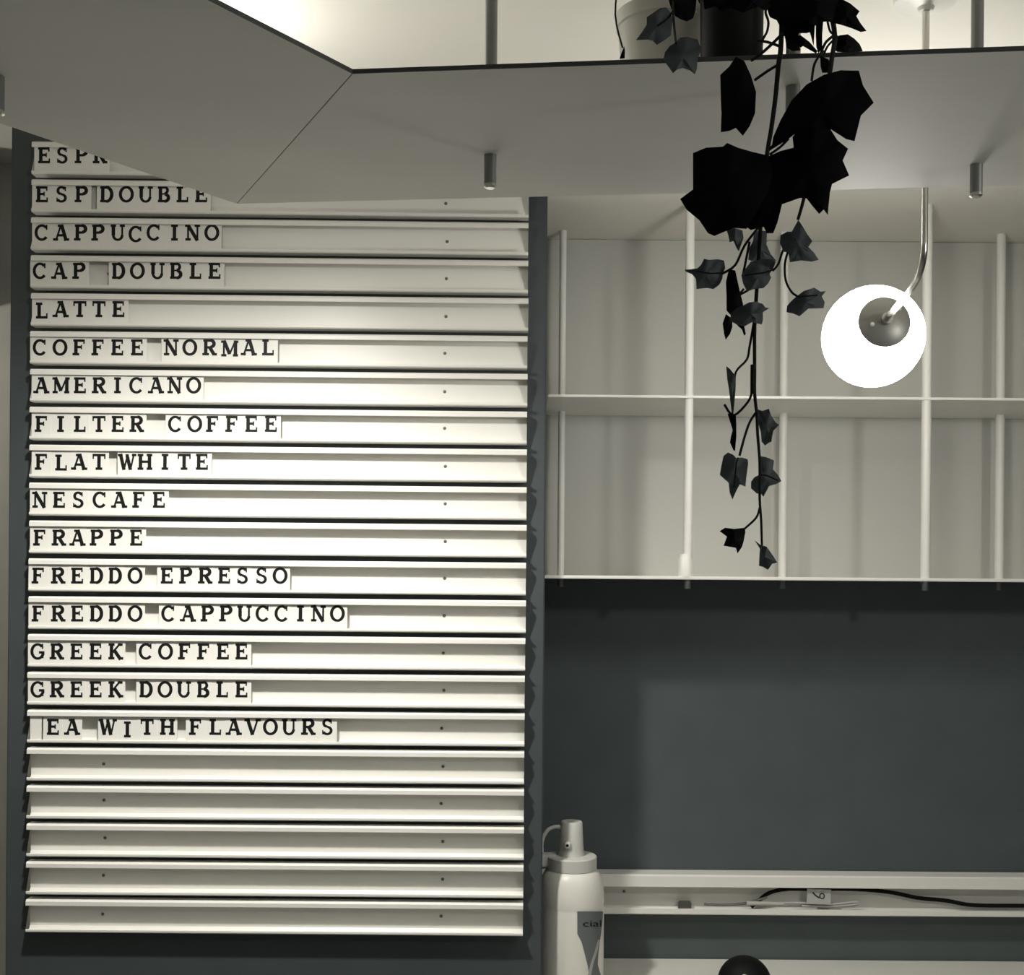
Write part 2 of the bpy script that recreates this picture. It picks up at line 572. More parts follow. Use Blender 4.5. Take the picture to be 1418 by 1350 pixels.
for (r, cy, txt, xs, where) in ROWS:
    zc = zrow(r) + RH * 0.5
    for i, (ch, x) in enumerate(zip(txt, xs)):
        p = Wp(x, cy, TY)
        left = xs[i - 1] if i else x - 27
        right = xs[i + 1] if i + 1 < len(xs) else x + 27
        xl = (left + x) / 2 if x - left < 32 else x - 13.4
        xr = (x + right) / 2 if right - x < 32 else x + 13.4
        w = xr - xl + 0.3
        xo = Wp((xl + xr) / 2, cy, TY).x
        ang = math.radians(random.uniform(-0.5, 0.5))
        t = bpy.data.objects.new('letter_tile', tile_mesh(w))
        dz = random.uniform(-0.6, 0.6) * K
        t.location = (xo, TY + (0.0004 if i % 2 else 0), zc - 1.5 * K + dz)
        t.rotation_euler = (math.radians(0.0), ang, 0)
        COL.objects.link(t)
        props(t, 'white tile with black letter %s, %s in the %s' % (ch, ORD[i], where),
              'letter tile', 'letter tiles on the menu board')
        g = bpy.data.objects.new('letter', glyph_mesh(ch, CAP))
        g.location = (p.x - xo, 0, (p.z - t.location.z) - low.get((r, i), 0) * TK)
        COL.objects.link(g); g.parent = t
t = bpy.data.objects.new('letter_tile', tile_mesh(16.0))
t.location = (Wp(49.5, 1006, TY).x, TY, zrow(15) + RH * .5 - 1.5 * K)
COL.objects.link(t)
props(t, 'blank white tile before the letters of the EA WITH FLAVOURS row', 'letter tile',
      'letter tiles on the menu board')

# ------------------------------------------------------------------ wall shelf (rod cage)
SFY = 2.25
shelf = empty('rod_shelf', (0.6, WALL_Y, CAMZ),
              'white hanging rod shelf with two thin boards against a grey back panel', 'shelf')
SX1 = 1.75
zs_bot = Wp(1090, 799, SFY).z
zs_mid = Wp(1090, 552, SFY).z
boxobj('back_panel', PX1 + 0.001, SX1, WALL_Y - 0.012, WALL_Y - 0.001, zs_bot - 0.004, SOFF - 0.001, M['panel'], shelf)
boxobj('shelf_board', PX1 + 0.001, SX1, SFY, WALL_Y - 0.012, zs_bot - 0.006, zs_bot, M['white_metal'], shelf, bev=0.001)
boxobj('shelf_board', PX1 + 0.004, SX1, SFY, WALL_Y - 0.012, zs_mid, zs_mid + 0.0045, M['white_metal'], shelf, bev=0.001)


def rod(x, y, z0, z1, r, m, parent, tip=None, tip_r=None):
    bm = bmesh.new()
    tube(bm, [(x, y, z0), (x, y, z1)], r, 20)
    o = obj('rod', bm, m, parent, smooth=True, origin=(x, y, z0))
    if tip:
        bm = bmesh.new()
        tr = tip_r or r * 0.8
        lathe(bm, [(0, 0), (tr * .85, 0), (tr, 0.0012), (tr, tip), (0, tip)], (x, y, z0 - tip), (0, 0, 1), 16)
        obj('threaded_tip', bm, M['steel'], o, smooth=True)
    return o


for px, py, Y, r in ((954, 550, SFY + 0.012, 0.0083), (1283, 550, SFY + 0.012, 0.0088), (1612, 550, SFY + 0.012, 0.0085),
                     (778, 570, 2.45, 0.0068), (1085, 570, 2.45, 0.0082), (1385, 570, 2.45, 0.0088), (1690, 570, 2.45, 0.008)):
    x = Wp(px, py, Y).x
    if Y > 2.4:
        x = Wp(px, py, Y).x
    rod(x, Y, zs_bot - 0.006, SOFF, r, M['white_metal'], shelf, tip=0.017, tip_r=0.006)
xc = Wp(949, 790, SFY + .012).x
bm = bmesh.new()
lathe(bm, [(0, 0), (.0135, 0), (.0135, .033), (.009, .042), (0, .042)], (xc, SFY + .012, zs_bot - 0.001), (0, 0, 1), 20)
obj('collar', bm, M['white_metal'], shelf, smooth=True)

# ------------------------------------------------------------------ suspended L-shaped shelf
HZ = CAMZ + 0.42
TH = 0.0032
A = Wz(488, 102, HZ); Bc = Wz(328, 282, HZ)
R1 = Wz(1418, 67, HZ); R2 = Wz(1418, 259, HZ)
L1 = Wz(300, 0, HZ); L2 = Wz(0, 176, HZ)
dR = ((R1 - A).normalized() + (R2 - Bc).normalized()).normalized()
dL = ((L1 - A).normalized() + (L2 - Bc).normalized()).normalized()
hs = empty('hanging_shelf', (0.5, 1.2, HZ),
           'large grey angled shelf hung from the ceiling on steel rods in front', 'shelf')
g = (Bc - A).normalized()
gap = 0.0006


def panel(name, a, b, d, length, sgn):
    n = Vector((-g.y, g.x, 0)) * gap * sgn
    a = a + n; b = b + n
    bm = bmesh.new()
    prism(bm, [a.xy, b.xy, (b + d * length).xy, (a + d * length).xy], HZ, HZ + TH)
    o = obj(name, bm, M['laminate'], hs)
    return o


sR = -1 if Vector((-g.y, g.x, 0)).dot(dR) < 0 else 1
p1 = panel('shelf_panel', A, Bc, dR, 2.0, sR)
p2 = panel('shelf_panel', A, Bc, dL, 0.95, -sR)


jd = Vector((-g.y, g.x, 0)) * gap * 1.05
bm = bmesh.new()
prism(bm, [(A - jd).xy, (Bc - jd).xy, (Bc + jd).xy, (A + jd).xy], HZ + 0.0004, HZ + TH - 0.0002)
obj('mitre_joint', bm, M['edge'], hs)


def edge_strip(a, d, length, par):
    side = Vector((d.y, -d.x, 0))
    bm = bmesh.new()
    w = 0.0008
    out = -g
    if side.dot(out) < 0: side = -side
    q = [a.xy, (a + d * length).xy, (a + d * length + side * w).xy, (a + side * w).xy]
    prism(bm, q, HZ - 0.0003, HZ + TH + 0.0003)
    obj('edge_band', bm, M['edge'], par)


edge_strip(A, dR, 2.0, p1)
edge_strip(A, dL, 0.95, p2)
for px, py in ((679, 215), (1352, 228), (1098, 120), (-4, 106), (1700, 235)):
    q = Wz(px, py, HZ)
    tl = 0.029 if px != 1098 else 0.02
    ro = rod(q.x, q.y, HZ - tl, SOFF if q.x > -.36 else CEIL, 0.0062, M['steel'], hs)
    bm = bmesh.new()
    lathe(bm, [(0.0045, 0), (0.0062, .0015), (.0062, .004), (0, .004)], (q.x, q.y, HZ - tl - .004), (0, 0, 1), 16)
    obj('end_cap', bm, M['chrome'], ro, smooth=True)

# ------------------------------------------------------------------ globe lamp
GY = 1.70
gc = Wp(1209, 466, GY)
gr = 69.5 * GY / F
lamp = empty('globe_lamp', (gc.x, gc.y, gc.z), 'glowing white globe lamp on a curved chrome arm', 'lamp')
nrm = Vector((0.0, -0.985, 0.17)).normalized()
# cap direction chosen so that it shows at its place in the photograph
ctgt = Wp(1226, 444, GY - gr * 0.96)
nrm = (ctgt - gc).normalized()
bm = bmesh.new()
bmesh.ops.create_uvsphere(bm, u_segments=48, v_segments=32, radius=gr)
bmesh.ops.translate(bm, verts=bm.verts, vec=gc)
obj('glass_globe', bm, M['globe'], lamp, smooth=True)
bm = bmesh.new()
al = math.radians(29.5)
prf = [(0, gr * 1.012 + 0.001)]
for i in range(1, 9):
    a = al * i / 8
    prf.append((math.sin(a) * gr * 1.012, math.cos(a) * gr * 1.012 + 0.001))
prf.append((math.sin(al) * gr * 0.985, math.cos(al) * gr * 0.985))
lathe(bm, prf, gc, nrm, 40)
obj('cap', bm, M['cap'], lamp, smooth=True)
sY = 1.456
st0 = Wp(1280, 300, sY)
top = Vector((st0.x, sY, SOFF))
capc = gc + nrm * (gr * 1.012)
pts = [top, Vector((st0.x, sY, CAMZ + 0.46)), Vector((st0.x, sY, CAMZ + 0.40))]
b0 = pts[-1]; b3 = capc
b1 = b0 + Vector((0, 0, -0.05)); b2 = b3 + nrm * 0.10
for i in range(1, 15):
    t = i / 14
    pts.append(b0 * (1 - t) ** 3 + b1 * 3 * t * (1 - t) ** 2 + b2 * 3 * t * t * (1 - t) + b3 * t ** 3)
bm = bmesh.new(); tube(bm, pts, 0.0043, 14)
obj('arm', bm, M['chrome'], lamp, smooth=True)
bm = bmesh.new()
lathe(bm, [(0, 0), (.0075, 0), (.0075, .012), (.0, .012)], capc - nrm * 0.003, nrm, 16)
obj('socket', bm, M['chrome'], lamp, smooth=True)
for px, py in ((1208, 450), (1245, 428)):
    q = Wp(px, py, capc.y + 0.004)
    d = (q - gc).normalized()
    bm = bmesh.new()
    lathe(bm, [(0.003, -0.002), (.003, .0008), (.0018, .0022), (0, .0026)], gc + d * (gr * 1.012 + .001), d, 14)
    obj('screw', bm, M['white_metal'], lamp, smooth=True)
bm = bmesh.new()
lathe(bm, [(0, 0), (.008, 0), (.010, .004), (.036, .010), (.038, .016), (0, .016)], (st0.x, sY, SOFF - .016), (0, 0, 1), 36)
obj('canopy', bm, M['white_metal'], lamp, smooth=True)

# bare-bulb pendant over the menu board (its light is set at the top of the script)
dl = empty('bulb_pendant', DOWN, 'small bare bulb pendant hanging behind the angled shelf over the menu board', 'lamp')
bm = bmesh.new()
lathe(bm, [(.012, .034), (.014, .036), (.014, .062), (.006, .070), (0, .070)], DOWN, (0, 0, 1), 24)
obj('socket', bm, M['white_metal'], dl, smooth=True)
bm = bmesh.new()
tube(bm, [Vector(DOWN) + Vector((0, 0, .069)), Vector((DOWN[0], DOWN[1], CEIL))], .003, 10)
obj('cord', bm, M['white_metal'], dl, smooth=True)
# room pendant to the right of the camera
rl = empty('pendant_lamp', ROOM_LAMP, 'small globe pendant hanging to the right of the camera', 'lamp')
bm = bmesh.new()
tube(bm, [(ROOM_LAMP[0], ROOM_LAMP[1], ROOM_LAMP[2] + .06), (ROOM_LAMP[0], ROOM_LAMP[1], SOFF)], .004, 10)
obj('cord', bm, M['steel'], rl, smooth=True)
bm = bmesh.new()
lathe(bm, [(.03, .052), (.045, .03), (.05, .06), (.02, .085), (0, .085)], ROOM_LAMP, (0, 0, 1), 24)
obj('shade', bm, M['white_metal'], rl, smooth=True)


ll = empty('bulb_pendant', LEFT_LAMP, 'small bare bulb pendant hanging left of the dark pillar', 'lamp')
bm = bmesh.new()
lathe(bm, [(.012, .044), (.016, .046), (.016, .075), (.006, .085), (0, .085)], LEFT_LAMP, (0, 0, 1), 24)
obj('socket', bm, M['white_metal'], ll, smooth=True)
bm = bmesh.new()
tube(bm, [Vector(LEFT_LAMP) + Vector((0, 0, .084)), Vector((LEFT_LAMP[0], LEFT_LAMP[1], CEIL))], .003, 10)
obj('cord', bm, M['white_metal'], ll, smooth=True)

# ------------------------------------------------------------------ ivy
def leaf(parent, pts, frame, Y, m, center=None, bend=0.008, tilt=(0, 0), tip=None):
    """pts in a crop (x, y), frame = (ox, oy, scale)"""
    ox, oy, sc = frame
    P = [(ox + x * sc, oy + y * sc) for x, y in pts]
    cx = sum(p[0] for p in P) / len(P); cy = sum(p[1] for p in P) / len(P)
    sz = max(max(p[0] for p in P) - min(p[0] for p in P), max(p[1] for p in P) - min(p[1] for p in P)) / 2
    bm = bmesh.new()

    def dep(x, y):
        u, v = (x - cx) / sz, (y - cy) / sz
        return Y + bend * (u * u + 0.6 * v * v - .3) + tilt[0] * u + tilt[1] * v + 0.0012 * math.sin(9 * u + 4 * v)
    rim, mid = [], []
    # densify the rim
    Q = []
    for i, p in enumerate(P):
        q = P[(i + 1) % len(P)]
        Q.append(p); Q.append(((p[0] + q[0]) / 2, (p[1] + q[1]) / 2))
    c = bm.verts.new(Wp(cx, cy, dep(cx, cy) - bend * 0.15))
    for x, y in Q:
        rim.append(bm.verts.new(Wp(x, y, dep(x, y))))
        mx, my = cx + (x - cx) * .5, cy + (y - cy) * .5
        mid.append(bm.verts.new(Wp(mx, my, dep(mx, my))))
    n = len(rim)
    for i in range(n):
        j = (i + 1) % n
        bm.faces.new((rim[i], rim[j], mid[j], mid[i]))
        bm.faces.new((mid[i], mid[j], c))
    r = bmesh.ops.solidify(bm, geom=list(bm.faces), thickness=0.0005)
    o = obj('leaf', bm, m, parent, smooth=True, origin=Wp(cx, cy, Y))
    return o


def vein(leafo, pts, Y):
    bm = bmesh.new()
    tube(bm, [Wp(x, y, Y) for x, y in pts], 0.0006, 5)
    obj('vein', bm, M['vein'], leafo, smooth=True)


def stem(parent, pts, Y, r, r1=None):
    P = []
    for p in pts:
        yy = p[2] if len(p) > 2 else Y
        P.append(Wp(p[0], p[1], yy))
    bm = bmesh.new()
    tube(bm, smooth_path(P, 4), r, 7, r1)
    return obj('stem', bm, M['stem'], parent, smooth=True)


Z3 = (850, 0, .2963); Z4 = (940, 280, .16296); ZT = (980, 480, .11854); ZB = (970, 600, .15556)
ZM = (1020, 0, .14815); ZL = (840, 0, .14815)
VY = 0.955
pc = Wz(1013, 71, HZ)
pcx, pcy = Wp(1013, 70, 1.075).x, 1.075
ivy = empty('hanging_ivy', (pcx, pcy, HZ + TH), 'dark trailing ivy in a black pot hanging over the shelf edge', 'plant')
bm = bmesh.new()
pr = 42 * 1.075 / F
lathe(bm, [(0, 0), (pr * .96, 0), (pr, .003), (pr * 1.04, .085), (pr * 1.12, .086), (pr * 1.12, .097), (pr, .097), (pr * .95, .085), (0, .085)],
      (pcx, pcy, HZ + TH), (0, 0, 1), 32)
obj('pot', bm, M['pot_black'], ivy, smooth=True)
bm = bmesh.new()
lathe(bm, [(0, .0855), (pr * .93, .0855), (pr * .9, .089), (0, .092)], (pcx, pcy, HZ + TH), (0, 0, 1), 24)
obj('soil', bm, M['soil'], ivy, smooth=True)
K_, G_ = M['leaf_shaded'], M['leaf_lit']
leaves = [
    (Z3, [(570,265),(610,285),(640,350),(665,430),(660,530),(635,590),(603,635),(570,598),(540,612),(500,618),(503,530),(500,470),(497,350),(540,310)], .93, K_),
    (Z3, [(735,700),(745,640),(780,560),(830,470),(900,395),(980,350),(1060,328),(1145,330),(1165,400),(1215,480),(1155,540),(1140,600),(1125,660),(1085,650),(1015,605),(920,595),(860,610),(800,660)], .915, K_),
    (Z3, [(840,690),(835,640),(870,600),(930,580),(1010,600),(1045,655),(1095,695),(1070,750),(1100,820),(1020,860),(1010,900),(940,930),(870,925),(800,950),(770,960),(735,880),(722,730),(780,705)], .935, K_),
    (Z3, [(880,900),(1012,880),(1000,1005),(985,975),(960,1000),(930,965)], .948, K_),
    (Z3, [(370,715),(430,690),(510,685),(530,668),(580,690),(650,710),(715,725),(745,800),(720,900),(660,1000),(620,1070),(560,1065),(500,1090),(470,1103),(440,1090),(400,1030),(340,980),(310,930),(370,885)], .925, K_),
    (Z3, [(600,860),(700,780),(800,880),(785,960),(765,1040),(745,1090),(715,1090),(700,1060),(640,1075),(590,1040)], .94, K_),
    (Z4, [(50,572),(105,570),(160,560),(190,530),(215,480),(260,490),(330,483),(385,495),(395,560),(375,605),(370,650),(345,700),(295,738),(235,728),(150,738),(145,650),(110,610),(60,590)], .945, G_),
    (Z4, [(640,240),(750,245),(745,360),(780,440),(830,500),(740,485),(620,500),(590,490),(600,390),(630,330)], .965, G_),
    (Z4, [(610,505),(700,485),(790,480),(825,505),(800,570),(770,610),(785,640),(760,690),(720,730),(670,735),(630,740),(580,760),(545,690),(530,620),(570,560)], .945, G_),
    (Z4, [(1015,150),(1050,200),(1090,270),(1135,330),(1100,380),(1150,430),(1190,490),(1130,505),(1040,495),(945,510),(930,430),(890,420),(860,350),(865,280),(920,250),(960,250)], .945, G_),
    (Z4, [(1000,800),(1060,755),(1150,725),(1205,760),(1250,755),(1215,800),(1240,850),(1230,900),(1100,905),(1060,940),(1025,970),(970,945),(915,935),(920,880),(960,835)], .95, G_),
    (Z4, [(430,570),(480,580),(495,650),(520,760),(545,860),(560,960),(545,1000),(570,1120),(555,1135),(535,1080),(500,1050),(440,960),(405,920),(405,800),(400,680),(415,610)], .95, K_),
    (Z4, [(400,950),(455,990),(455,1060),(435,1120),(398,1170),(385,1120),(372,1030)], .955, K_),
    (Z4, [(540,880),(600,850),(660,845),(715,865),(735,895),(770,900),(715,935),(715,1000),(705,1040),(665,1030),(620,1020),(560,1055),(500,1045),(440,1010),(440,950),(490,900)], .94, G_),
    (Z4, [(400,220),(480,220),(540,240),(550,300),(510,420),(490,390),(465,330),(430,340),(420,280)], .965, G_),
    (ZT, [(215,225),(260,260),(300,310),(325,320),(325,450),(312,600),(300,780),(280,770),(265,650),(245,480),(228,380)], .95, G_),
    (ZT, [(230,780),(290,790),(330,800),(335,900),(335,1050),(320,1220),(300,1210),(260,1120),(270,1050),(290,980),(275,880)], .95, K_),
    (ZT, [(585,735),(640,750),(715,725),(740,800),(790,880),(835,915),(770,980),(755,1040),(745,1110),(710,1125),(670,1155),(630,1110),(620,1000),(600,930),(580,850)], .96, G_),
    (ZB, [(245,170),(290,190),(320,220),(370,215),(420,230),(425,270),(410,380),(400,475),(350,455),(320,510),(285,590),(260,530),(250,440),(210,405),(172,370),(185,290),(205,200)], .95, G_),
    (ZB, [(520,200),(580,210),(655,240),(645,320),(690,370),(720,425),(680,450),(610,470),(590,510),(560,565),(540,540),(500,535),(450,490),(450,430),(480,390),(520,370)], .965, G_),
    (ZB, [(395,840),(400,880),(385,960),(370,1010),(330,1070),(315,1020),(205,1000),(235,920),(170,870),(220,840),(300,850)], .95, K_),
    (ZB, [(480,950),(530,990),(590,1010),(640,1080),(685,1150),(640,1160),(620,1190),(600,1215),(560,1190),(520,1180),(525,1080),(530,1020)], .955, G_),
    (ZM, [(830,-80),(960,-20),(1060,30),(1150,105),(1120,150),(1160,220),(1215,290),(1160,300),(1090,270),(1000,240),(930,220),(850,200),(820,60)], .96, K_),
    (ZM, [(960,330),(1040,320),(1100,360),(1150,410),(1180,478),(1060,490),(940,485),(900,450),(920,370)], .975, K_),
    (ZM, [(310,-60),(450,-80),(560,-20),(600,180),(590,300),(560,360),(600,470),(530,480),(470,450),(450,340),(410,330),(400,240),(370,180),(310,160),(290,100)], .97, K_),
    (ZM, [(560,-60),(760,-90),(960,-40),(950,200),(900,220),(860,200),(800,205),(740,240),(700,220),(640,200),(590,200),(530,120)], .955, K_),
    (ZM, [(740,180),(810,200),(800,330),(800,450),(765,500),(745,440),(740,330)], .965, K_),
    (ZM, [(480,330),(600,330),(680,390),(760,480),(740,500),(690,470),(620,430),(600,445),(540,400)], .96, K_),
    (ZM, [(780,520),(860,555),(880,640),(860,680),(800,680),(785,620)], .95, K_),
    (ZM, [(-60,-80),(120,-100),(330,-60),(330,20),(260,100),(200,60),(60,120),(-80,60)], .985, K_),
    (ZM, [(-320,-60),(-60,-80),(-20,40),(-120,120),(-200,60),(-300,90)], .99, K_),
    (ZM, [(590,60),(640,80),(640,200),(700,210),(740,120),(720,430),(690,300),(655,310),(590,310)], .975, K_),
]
lo = []
for k, (fr, pts, Y, m) in enumerate(leaves):
    lo.append(leaf(ivy, pts, fr, Y, m, bend=random.uniform(0.004, 0.010),
                   tilt=(random.uniform(-.004, .004), random.uniform(-.004, .004))))


def vz(fr, pts):
    return [(fr[0] + x * fr[2], fr[1] + y * fr[2]) for x, y in pts]


vein(lo[6], vz(Z4, [(375, 602), (260, 605), (150, 585)]), .940)
vein(lo[8], vz(Z4, [(800, 575), (720, 600), (560, 620)]), .940)
vein(lo[10], vz(Z4, [(1000, 805), (1060, 800), (1180, 790)]), .944)
vein(lo[18], vz(ZB, [(335, 215), (320, 260), (300, 480)]), .945)
vein(lo[19], vz(ZB, [(520, 370), (590, 375), (690, 420)]), .960)
stem(ivy, [(1083, 20, .99), (1081, 70, .965), (1078, 89, VY), (1074, 133), (1068, 178), (1062, 215), (1056, 280), (1052, 330), (1048, 400), (1045, 450), (1045, 515), (1045, 545),
           (1048, 575), (1049, 600), (1052, 640), (1052, 690), (1054, 720), (1055, 755)], VY, .0021, .0009)
stem(ivy, [(1043, 505), (1043, 520), (1043, 545)], VY - .001, .0022, .0024)
stem(ivy, [(1077, 90), (1062, 99), (1045, 111)], VY, .0011)
stem(ivy, [(1045, 440), (1038, 480), (1034, 498), (1019, 515), (1017, 540), (1014, 575)], VY, .0010, .0008)
stem(ivy, [(1042, 540), (1036, 556), (1016, 575), (1003, 560)], VY, .0010)
stem(ivy, [(1046, 572), (1038, 585), (1031, 605), (1024, 631)], VY, .0010)
stem(ivy, [(1052, 703), (1047, 717), (1031, 732)], VY, .0009)
stem(ivy, [(1150, 10, .98), (1156, 50, .965), (1152, 80, .95), (1149, 102), (1140, 150), (1125, 220), (1113, 275), (1105, 304)], .945, .0022, .0012)
stem(ivy, [(1140, 70), (1128, 88), (1124, 112)], .95, .0010)
stem(ivy, [(1097, 330), (1085, 345), (1078, 365), (1070, 375)], .95, .0009)
stem(ivy, [(1092, 345), (1087, 365), (1088, 388), (1096, 404), (1104, 410)], .952, .0009)
stem(ivy, [(1050, 315), (1031, 340), (1018, 367), (1000, 379)], .953, .0010)
stem(ivy, [(1038, 335), (1033, 360), (1029, 380)], .953, .0010)
stem(ivy, [(1030, 400), (1024, 408), (1036, 402)], .953, .0009)
stem(ivy, [(1064, 208), (1078, 196), (1098, 182)], .94, .0013)
stem(ivy, [(1066, 214), (1080, 204), (1092, 192)], .94, .0010)
stem(ivy, [(1066, 8), (1060, 16), (1064, 30), (1062, 44), (1056, 56), (1064, 58)], .97, .0010)
stem(ivy, [(1084, 46), (1070, 60), (1052, 76), (1040, 84)], .965, .0012)
stem(ivy, [(1046, 56), (1062, 58), (1074, 62), (1084, 66)], .967, .0011)
stem(ivy, [(1146, 30), (1150, 44), (1158, 48)], .965, .0009)
stem(ivy, [(1156, 48), (1144, 58), (1138, 70), (1136, 78)], .96, .0011)
stem(ivy, [(1160, 50), (1146, 64), (1140, 78)], .962, .0009)

# white pot with its own grey leaves
wy = 1.14
wc = Wp(919, 70, wy)
pi2 = empty('potted_ivy', (wc.x, wy, HZ + TH), 'small ivy in a pale tapered pot on the shelf left of the trailing ivy', 'plant')
bm = bmesh.new()
wr = 55 * wy / F
lathe(bm, [(0, 0), (wr * .93, 0), (wr * .96, .003), (wr * 1.15, .085), (wr * 1.2, .086), (wr * 1.22, .098), (wr * 1.13, .099), (wr * 1.08, .088), (0, .088)],
      (wc.x, wy, HZ + TH), (0, 0, 1), 40)
obj('pot', bm, M['pot_white'], pi2, smooth=True)
bm = bmesh.new()
lathe(bm, [(0, .0885), (wr * 1.05, .0885), (wr, .093), (0, .096)], (wc.x, wy, HZ + TH), (0, 0, 1), 24)
obj('soil', bm, M['soil'], pi2, smooth=True)
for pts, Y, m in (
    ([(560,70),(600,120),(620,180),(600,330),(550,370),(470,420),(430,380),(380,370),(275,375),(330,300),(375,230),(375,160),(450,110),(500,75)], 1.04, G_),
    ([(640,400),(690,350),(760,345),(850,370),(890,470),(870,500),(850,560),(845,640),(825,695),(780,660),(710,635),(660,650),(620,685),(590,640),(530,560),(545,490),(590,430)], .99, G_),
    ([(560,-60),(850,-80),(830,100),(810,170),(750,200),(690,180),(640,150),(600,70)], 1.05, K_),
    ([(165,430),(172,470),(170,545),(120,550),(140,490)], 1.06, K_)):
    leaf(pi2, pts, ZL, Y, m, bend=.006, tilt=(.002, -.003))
stem(pi2, [(934, -40, 1.10), (932, 10, 1.045), (934, 40, 1.02), (936, 60, .985)], 1.04, .0010)
stem(pi2, [(932, 15), (924, 26), (910, 36)], 1.036, .0009)
stem(pi2, [(858, -40, 1.08), (852, 20, 1.07), (862, 66, 1.058)], 1.06, .0008)

# ------------------------------------------------------------------ bottle behind the pillar
BY = 2.30
KB = BY / F
b0 = Wp(791, 1300, BY)
bz = CZ


def zz(py):
    return Wp(791, py, BY).z


bottle = empty('dispenser_bottle', (b0.x, BY, bz), 'white insulated bottle with a pump lid beside the dark pillar', 'bottle')
R = 45.0 * KB
prof = [(0, 0), (R * .95, 0), (R, .004), (R, zz(1258) - bz), (R * .985, zz(1253) - bz), (R * .985, zz(1250) - bz), (R, zz(1247) - bz), (R * .995, zz(1235) - bz),
        (R * .965, zz(1222) - bz), (R * .91, zz(1213) - bz), (R * .83, zz(1206) - bz), (R * .74, zz(1202) - bz), (0, zz(1202) - bz)]
bm = bmesh.new(); lathe(bm, prof, (b0.x, BY, bz), (0, 0, 1), 56)
obj('body', bm, M['bottle'], bottle, smooth=True)
rc = 34.5 * KB
bm = bmesh.new()
zc0, zc1 = zz(1203), zz(1184)
lathe(bm, [(0, 0), (rc * .95, 0), (rc, .002), (rc, zc1 - zc0 - .002), (rc * .96, zc1 - zc0), (rc * .8, zc1 - zc0 + .0005), (0, zc1 - zc0 + .0005)], (b0.x, BY, zc0), (0, 0, 1), 48)
lid = obj('lid', bm, M['lid'], bottle, smooth=True)
bm = bmesh.new()
box(bm, b0.x - rc * 1.45, b0.x - rc * .6, BY - .012, BY + .012, zc0 + .006, zc1 + .003, .002)
obj('lid_tab', bm, M['lid'], lid)
zt = zz(1137)
bm = bmesh.new()
lathe(bm, [(0, 0), (18 * KB, 0), (17.3 * KB, .006), (16.6 * KB, .02), (15 * KB, zt - zc1 - .002), (14 * KB, zt - zc1), (0, zt - zc1)], (b0.x - .001, BY, zc1), (0, 0, 1), 36)
pump = obj('pump_head', bm, M['lid'], bottle, smooth=True)
sp = Wp(786, 1170, BY - 17 * KB)
bm = bmesh.new()
lathe(bm, [(0.0062, -.004), (.0068, .001), (.0055, .005), (.003, .006), (.0028, .001), (0, .001)], sp, (-.15, -1, 0), 20)
obj('spout', bm, M['lid'], pump, smooth=True)
bm = bmesh.new()
lathe(bm, [(0.0027, .004), (.0027, .0056), (0, .0056)], sp, (-.15, -1, 0), 14)
obj('spout_hole', bm, M['rubber'], pump, smooth=True)
bm = bmesh.new()
tube(bm, smooth_path([Wp(777, 1145, BY), Wp(768, 1145, BY), Wp(759, 1149, BY), Wp(753, 1158, BY), Wp(750, 1168, BY), Wp(750, 1180, BY)], 5), .0038, 10)
obj('carry_loop', bm, M['lid'], pump, smooth=True)


def wrap(px, py, rr):
    """a point on the bottle's skin that shows at this pixel"""
    u = Wp(px, py, BY).x - b0.x
    u = max(-R * .995, min(R * .995, u * .985))
    a = math.asin(u / R)
    return Vector((b0.x + math.sin(a) * rr, BY - math.cos(a) * rr, Wp(px, py, BY - math.cos(a) * rr).z))


def label_patch(name, rows, rr, m, parent):
    """rows: (y, xleft, xright) wrapped round the bottle"""
    bm = bmesh.new()
    N = 12
    grid = []
    for y, xl, xr in rows:
        grid.append([bm.verts.new(wrap(xl + (xr - xl) * i / N, y, rr)) for i in range(N + 1)])
    for a, b in zip(grid[:-1], grid[1:]):
        for i in range(N):
            bm.faces.new((a[i], a[i + 1], b[i + 1], b[i]))
    return obj(name, bm, m, parent, smooth=True)


lab = label_patch('label', [(1262, 797, 834.2), (1275, 797, 833.5), (1293, 797, 831), (1305, 803, 829), (1320, 807, 827), (1335, 811, 826), (1345, 813, 829), (1356, 814, 833), (1365, 813, 834)],
                  R + .0004, M['label'], bottle)
label_patch('label_stripe', [(1301, 826, 829), (1318, 821, 825), (1335, 815, 819), (1350, 812, 816), (1362, 811, 814)], R + .0008, M['label_light'], lab)
tc = bpy.data.curves.new('t', 'FONT')
tc.body = 'cial'
tc.size = 1.0
to = bpy.data.objects.new('t', tc)
COL.objects.link(to)
bpy.context.view_layer.update()
me = bpy.data.meshes.new_from_object(to.evaluated_get(bpy.context.evaluated_depsgraph_get()))
bm = bmesh.new(); bm.from_mesh(me)
xm = max(v.co.x for v in bm.verts)
for v in bm.verts:
    v.co = wrap(804 + v.co.x / xm * 27, 1283 - v.co.y * 13, R + .0009)
obj('label_text', bm, M['rubber'], lab)
bpy.data.objects.remove(to); bpy.data.meshes.remove(me)

# ------------------------------------------------------------------ cable rail on the back wall
KW = (WALL_Y - .04) / F
h = 55 * KW
zr = Wp(1090, 1266, WALL_Y - .04).z
prof = rail_profile(h, 0.050, 0.006, 16.5 * KW, 8 * KW, .003)
me = rail_mesh('wall_rail', XR - .02 - PX1 - .004, prof, M['rail'])
wrl = bpy.data.objects.new('wall_rail', me)
wrl.location = (PX1 + .004, WALL_Y, zr)
COL.objects.link(wrl)
props(wrl, 'long white cable rail fixed to the dark wall above the counter', 'rail')
for px in (864, 1500):
    s = bpy.data.objects.new('screw', sme)
    s.location = (Wp(px, 1243, WALL_Y - .01).x - wrl.location.x, -.0098, h * .45)
    COL.objects.link(s); s.parent = wrl
cy = WALL_Y - .022


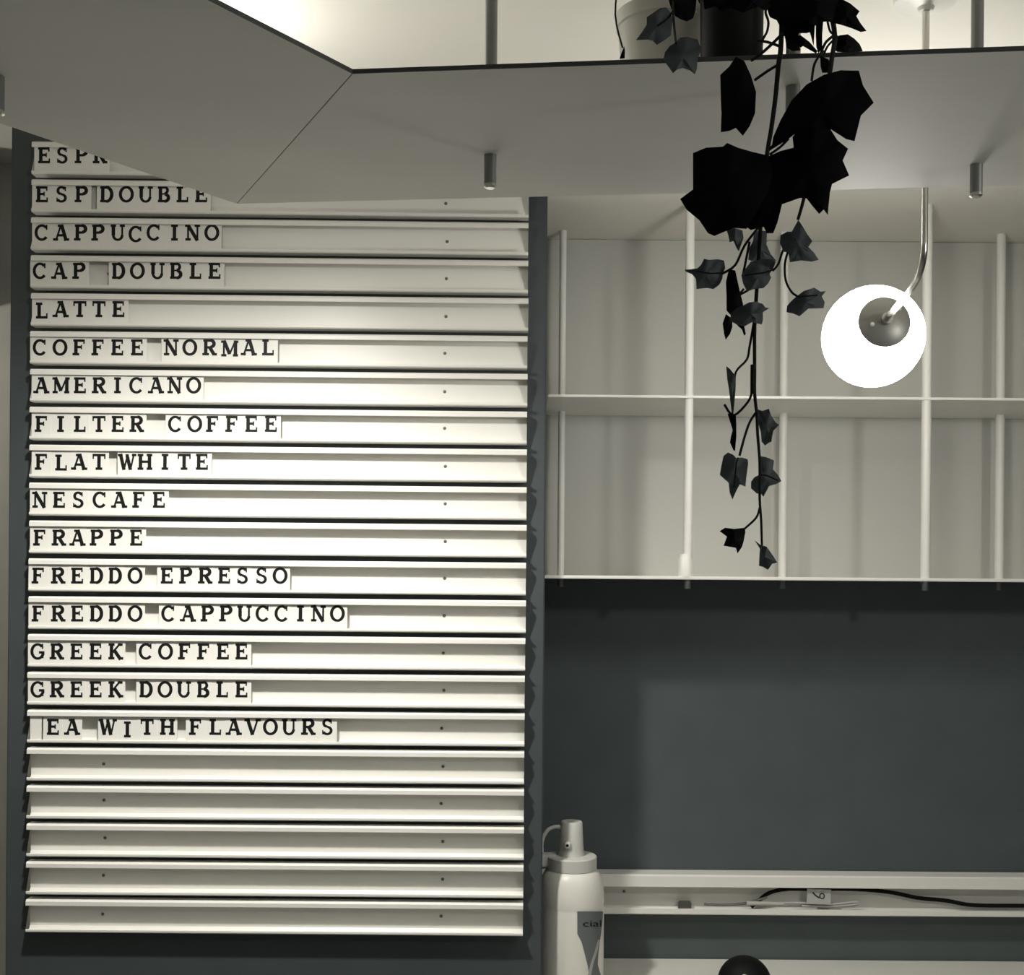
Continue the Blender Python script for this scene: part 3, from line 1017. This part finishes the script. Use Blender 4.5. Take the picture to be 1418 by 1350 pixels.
def cable(name, pts, r, m, label, Y=cy, cat='cable'):
    bm = bmesh.new()
    tube(bm, smooth_path([Wp(x, y, Y) for x, y in pts], 6), r, 8)
    o = obj(name, bm, m, None, smooth=True, origin=Wp(*pts[0], Y))
    return props(o, label, cat)


cable('cable', [(1040, 1256), (1052, 1246), (1066, 1236), (1090, 1231), (1130, 1231), (1180, 1231), (1230, 1235), (1270, 1243), (1310, 1247), (1345, 1253), (1400, 1254), (1470, 1254)],
      .0042, M['rubber'], 'black cable looping along the inside of the white wall rail')
cable('cable', [(975, 1252), (1000, 1253), (1030, 1251), (1050, 1246), (1062, 1242)], .0026, M['screw'],
      'thin dark cable end lying in the rail left of the paper tag', cy - .006)
cable('cable', [(1060, 1252), (1100, 1250), (1150, 1252), (1184, 1249), (1186, 1252), (1150, 1255), (1110, 1254)], .0026, M['clear'],
      'pale cable loop lying in the rail under the paper tag', cy - .008)
bm = bmesh.new()
tube(bm, smooth_path([Wp(1034, 1251, cy - .01), Wp(1052, 1251, cy - .01), Wp(1085, 1252, cy - .01)], 3), .0048, 10, .004)
plug = obj('cable_connector', bm, M['paper'], None, smooth=True, origin=Wp(1050, 1252, cy - .01))
props(plug, 'white cable connector lying on the lower lip of the wall rail', 'connector')
q = Wp(948, 1247, cy)
bm = bmesh.new()
box(bm, q.x - .013, q.x + .013, cy - .006, cy + .006, zr + .0032, zr + .020, .002)
clip = obj('cable_clip', bm, M['screw'], None, origin=(q.x, cy, zr + .0032))
props(clip, 'small grey cable clip in the rail between bottle and connector', 'clip')
q0, q1 = Wp(1117, 1231, cy - .016), Wp(1150, 1252, cy - .016)
bm = bmesh.new()
box(bm, q0.x, q1.x, cy - .017, cy - .0162, q1.z, q0.z, 0)
tag = obj('paper_tag', bm, M['paper'], None, origin=((q0.x + q1.x) / 2, cy - .016, q1.z))
tag.rotation_euler = (0, math.radians(1.5), 0)
props(tag, 'small pale paper tag with a handwritten mark in the wall rail', 'tag')
bm = bmesh.new()
ty = cy - .0176
tube(bm, [Wp(1125, 1236, ty), Wp(1129, 1240, ty), Wp(1134, 1243, ty)], .0012, 6)
tube(bm, [Wp(1138 + 3.2 * math.cos(a * PI / 6), 1240.5 + 3.6 * math.sin(a * PI / 6), ty) for a in range(13)], .0010, 6)
mk = obj('written_mark', bm, M['rubber'], None)
mk.parent = tag
mk.location = -Vector(tag.location)

# ------------------------------------------------------------------ round black object on the counter
ky = 2.30
kc = Wp(1031, 1361, ky)
kr = 37.2 * ky / F
kn = empty('round_speaker', (kc.x, ky, CZ), 'round black ball-shaped device with a pale button on the white counter', 'speaker')
bm = bmesh.new()
hh = kc.z - CZ
prf = []
a0 = math.asin(max(-.98, -hh / kr))
prf.append((0, 0))
for i in range(17):
    a = a0 + (PI / 2 - a0) * i / 16
    prf.append((max(0, math.cos(a) * kr) if i < 16 else 0, hh + math.sin(a) * kr))
lathe(bm, prf, (kc.x, ky, CZ), (0, 0, 1), 40)
obj('shell', bm, M['rubber'], kn, smooth=True)
bq = Wp(1031, 1353, ky - kr)
bm = bmesh.new()
d = (bq - kc).normalized()
lathe(bm, [(.0065, -.002), (.0065, .0012), (.005, .002), (0, .002)], kc + d * kr, d, 20)
obj('glint', bm, M['paper'], kn, smooth=True)  # pale disc modelled in place of the highlight on the shell
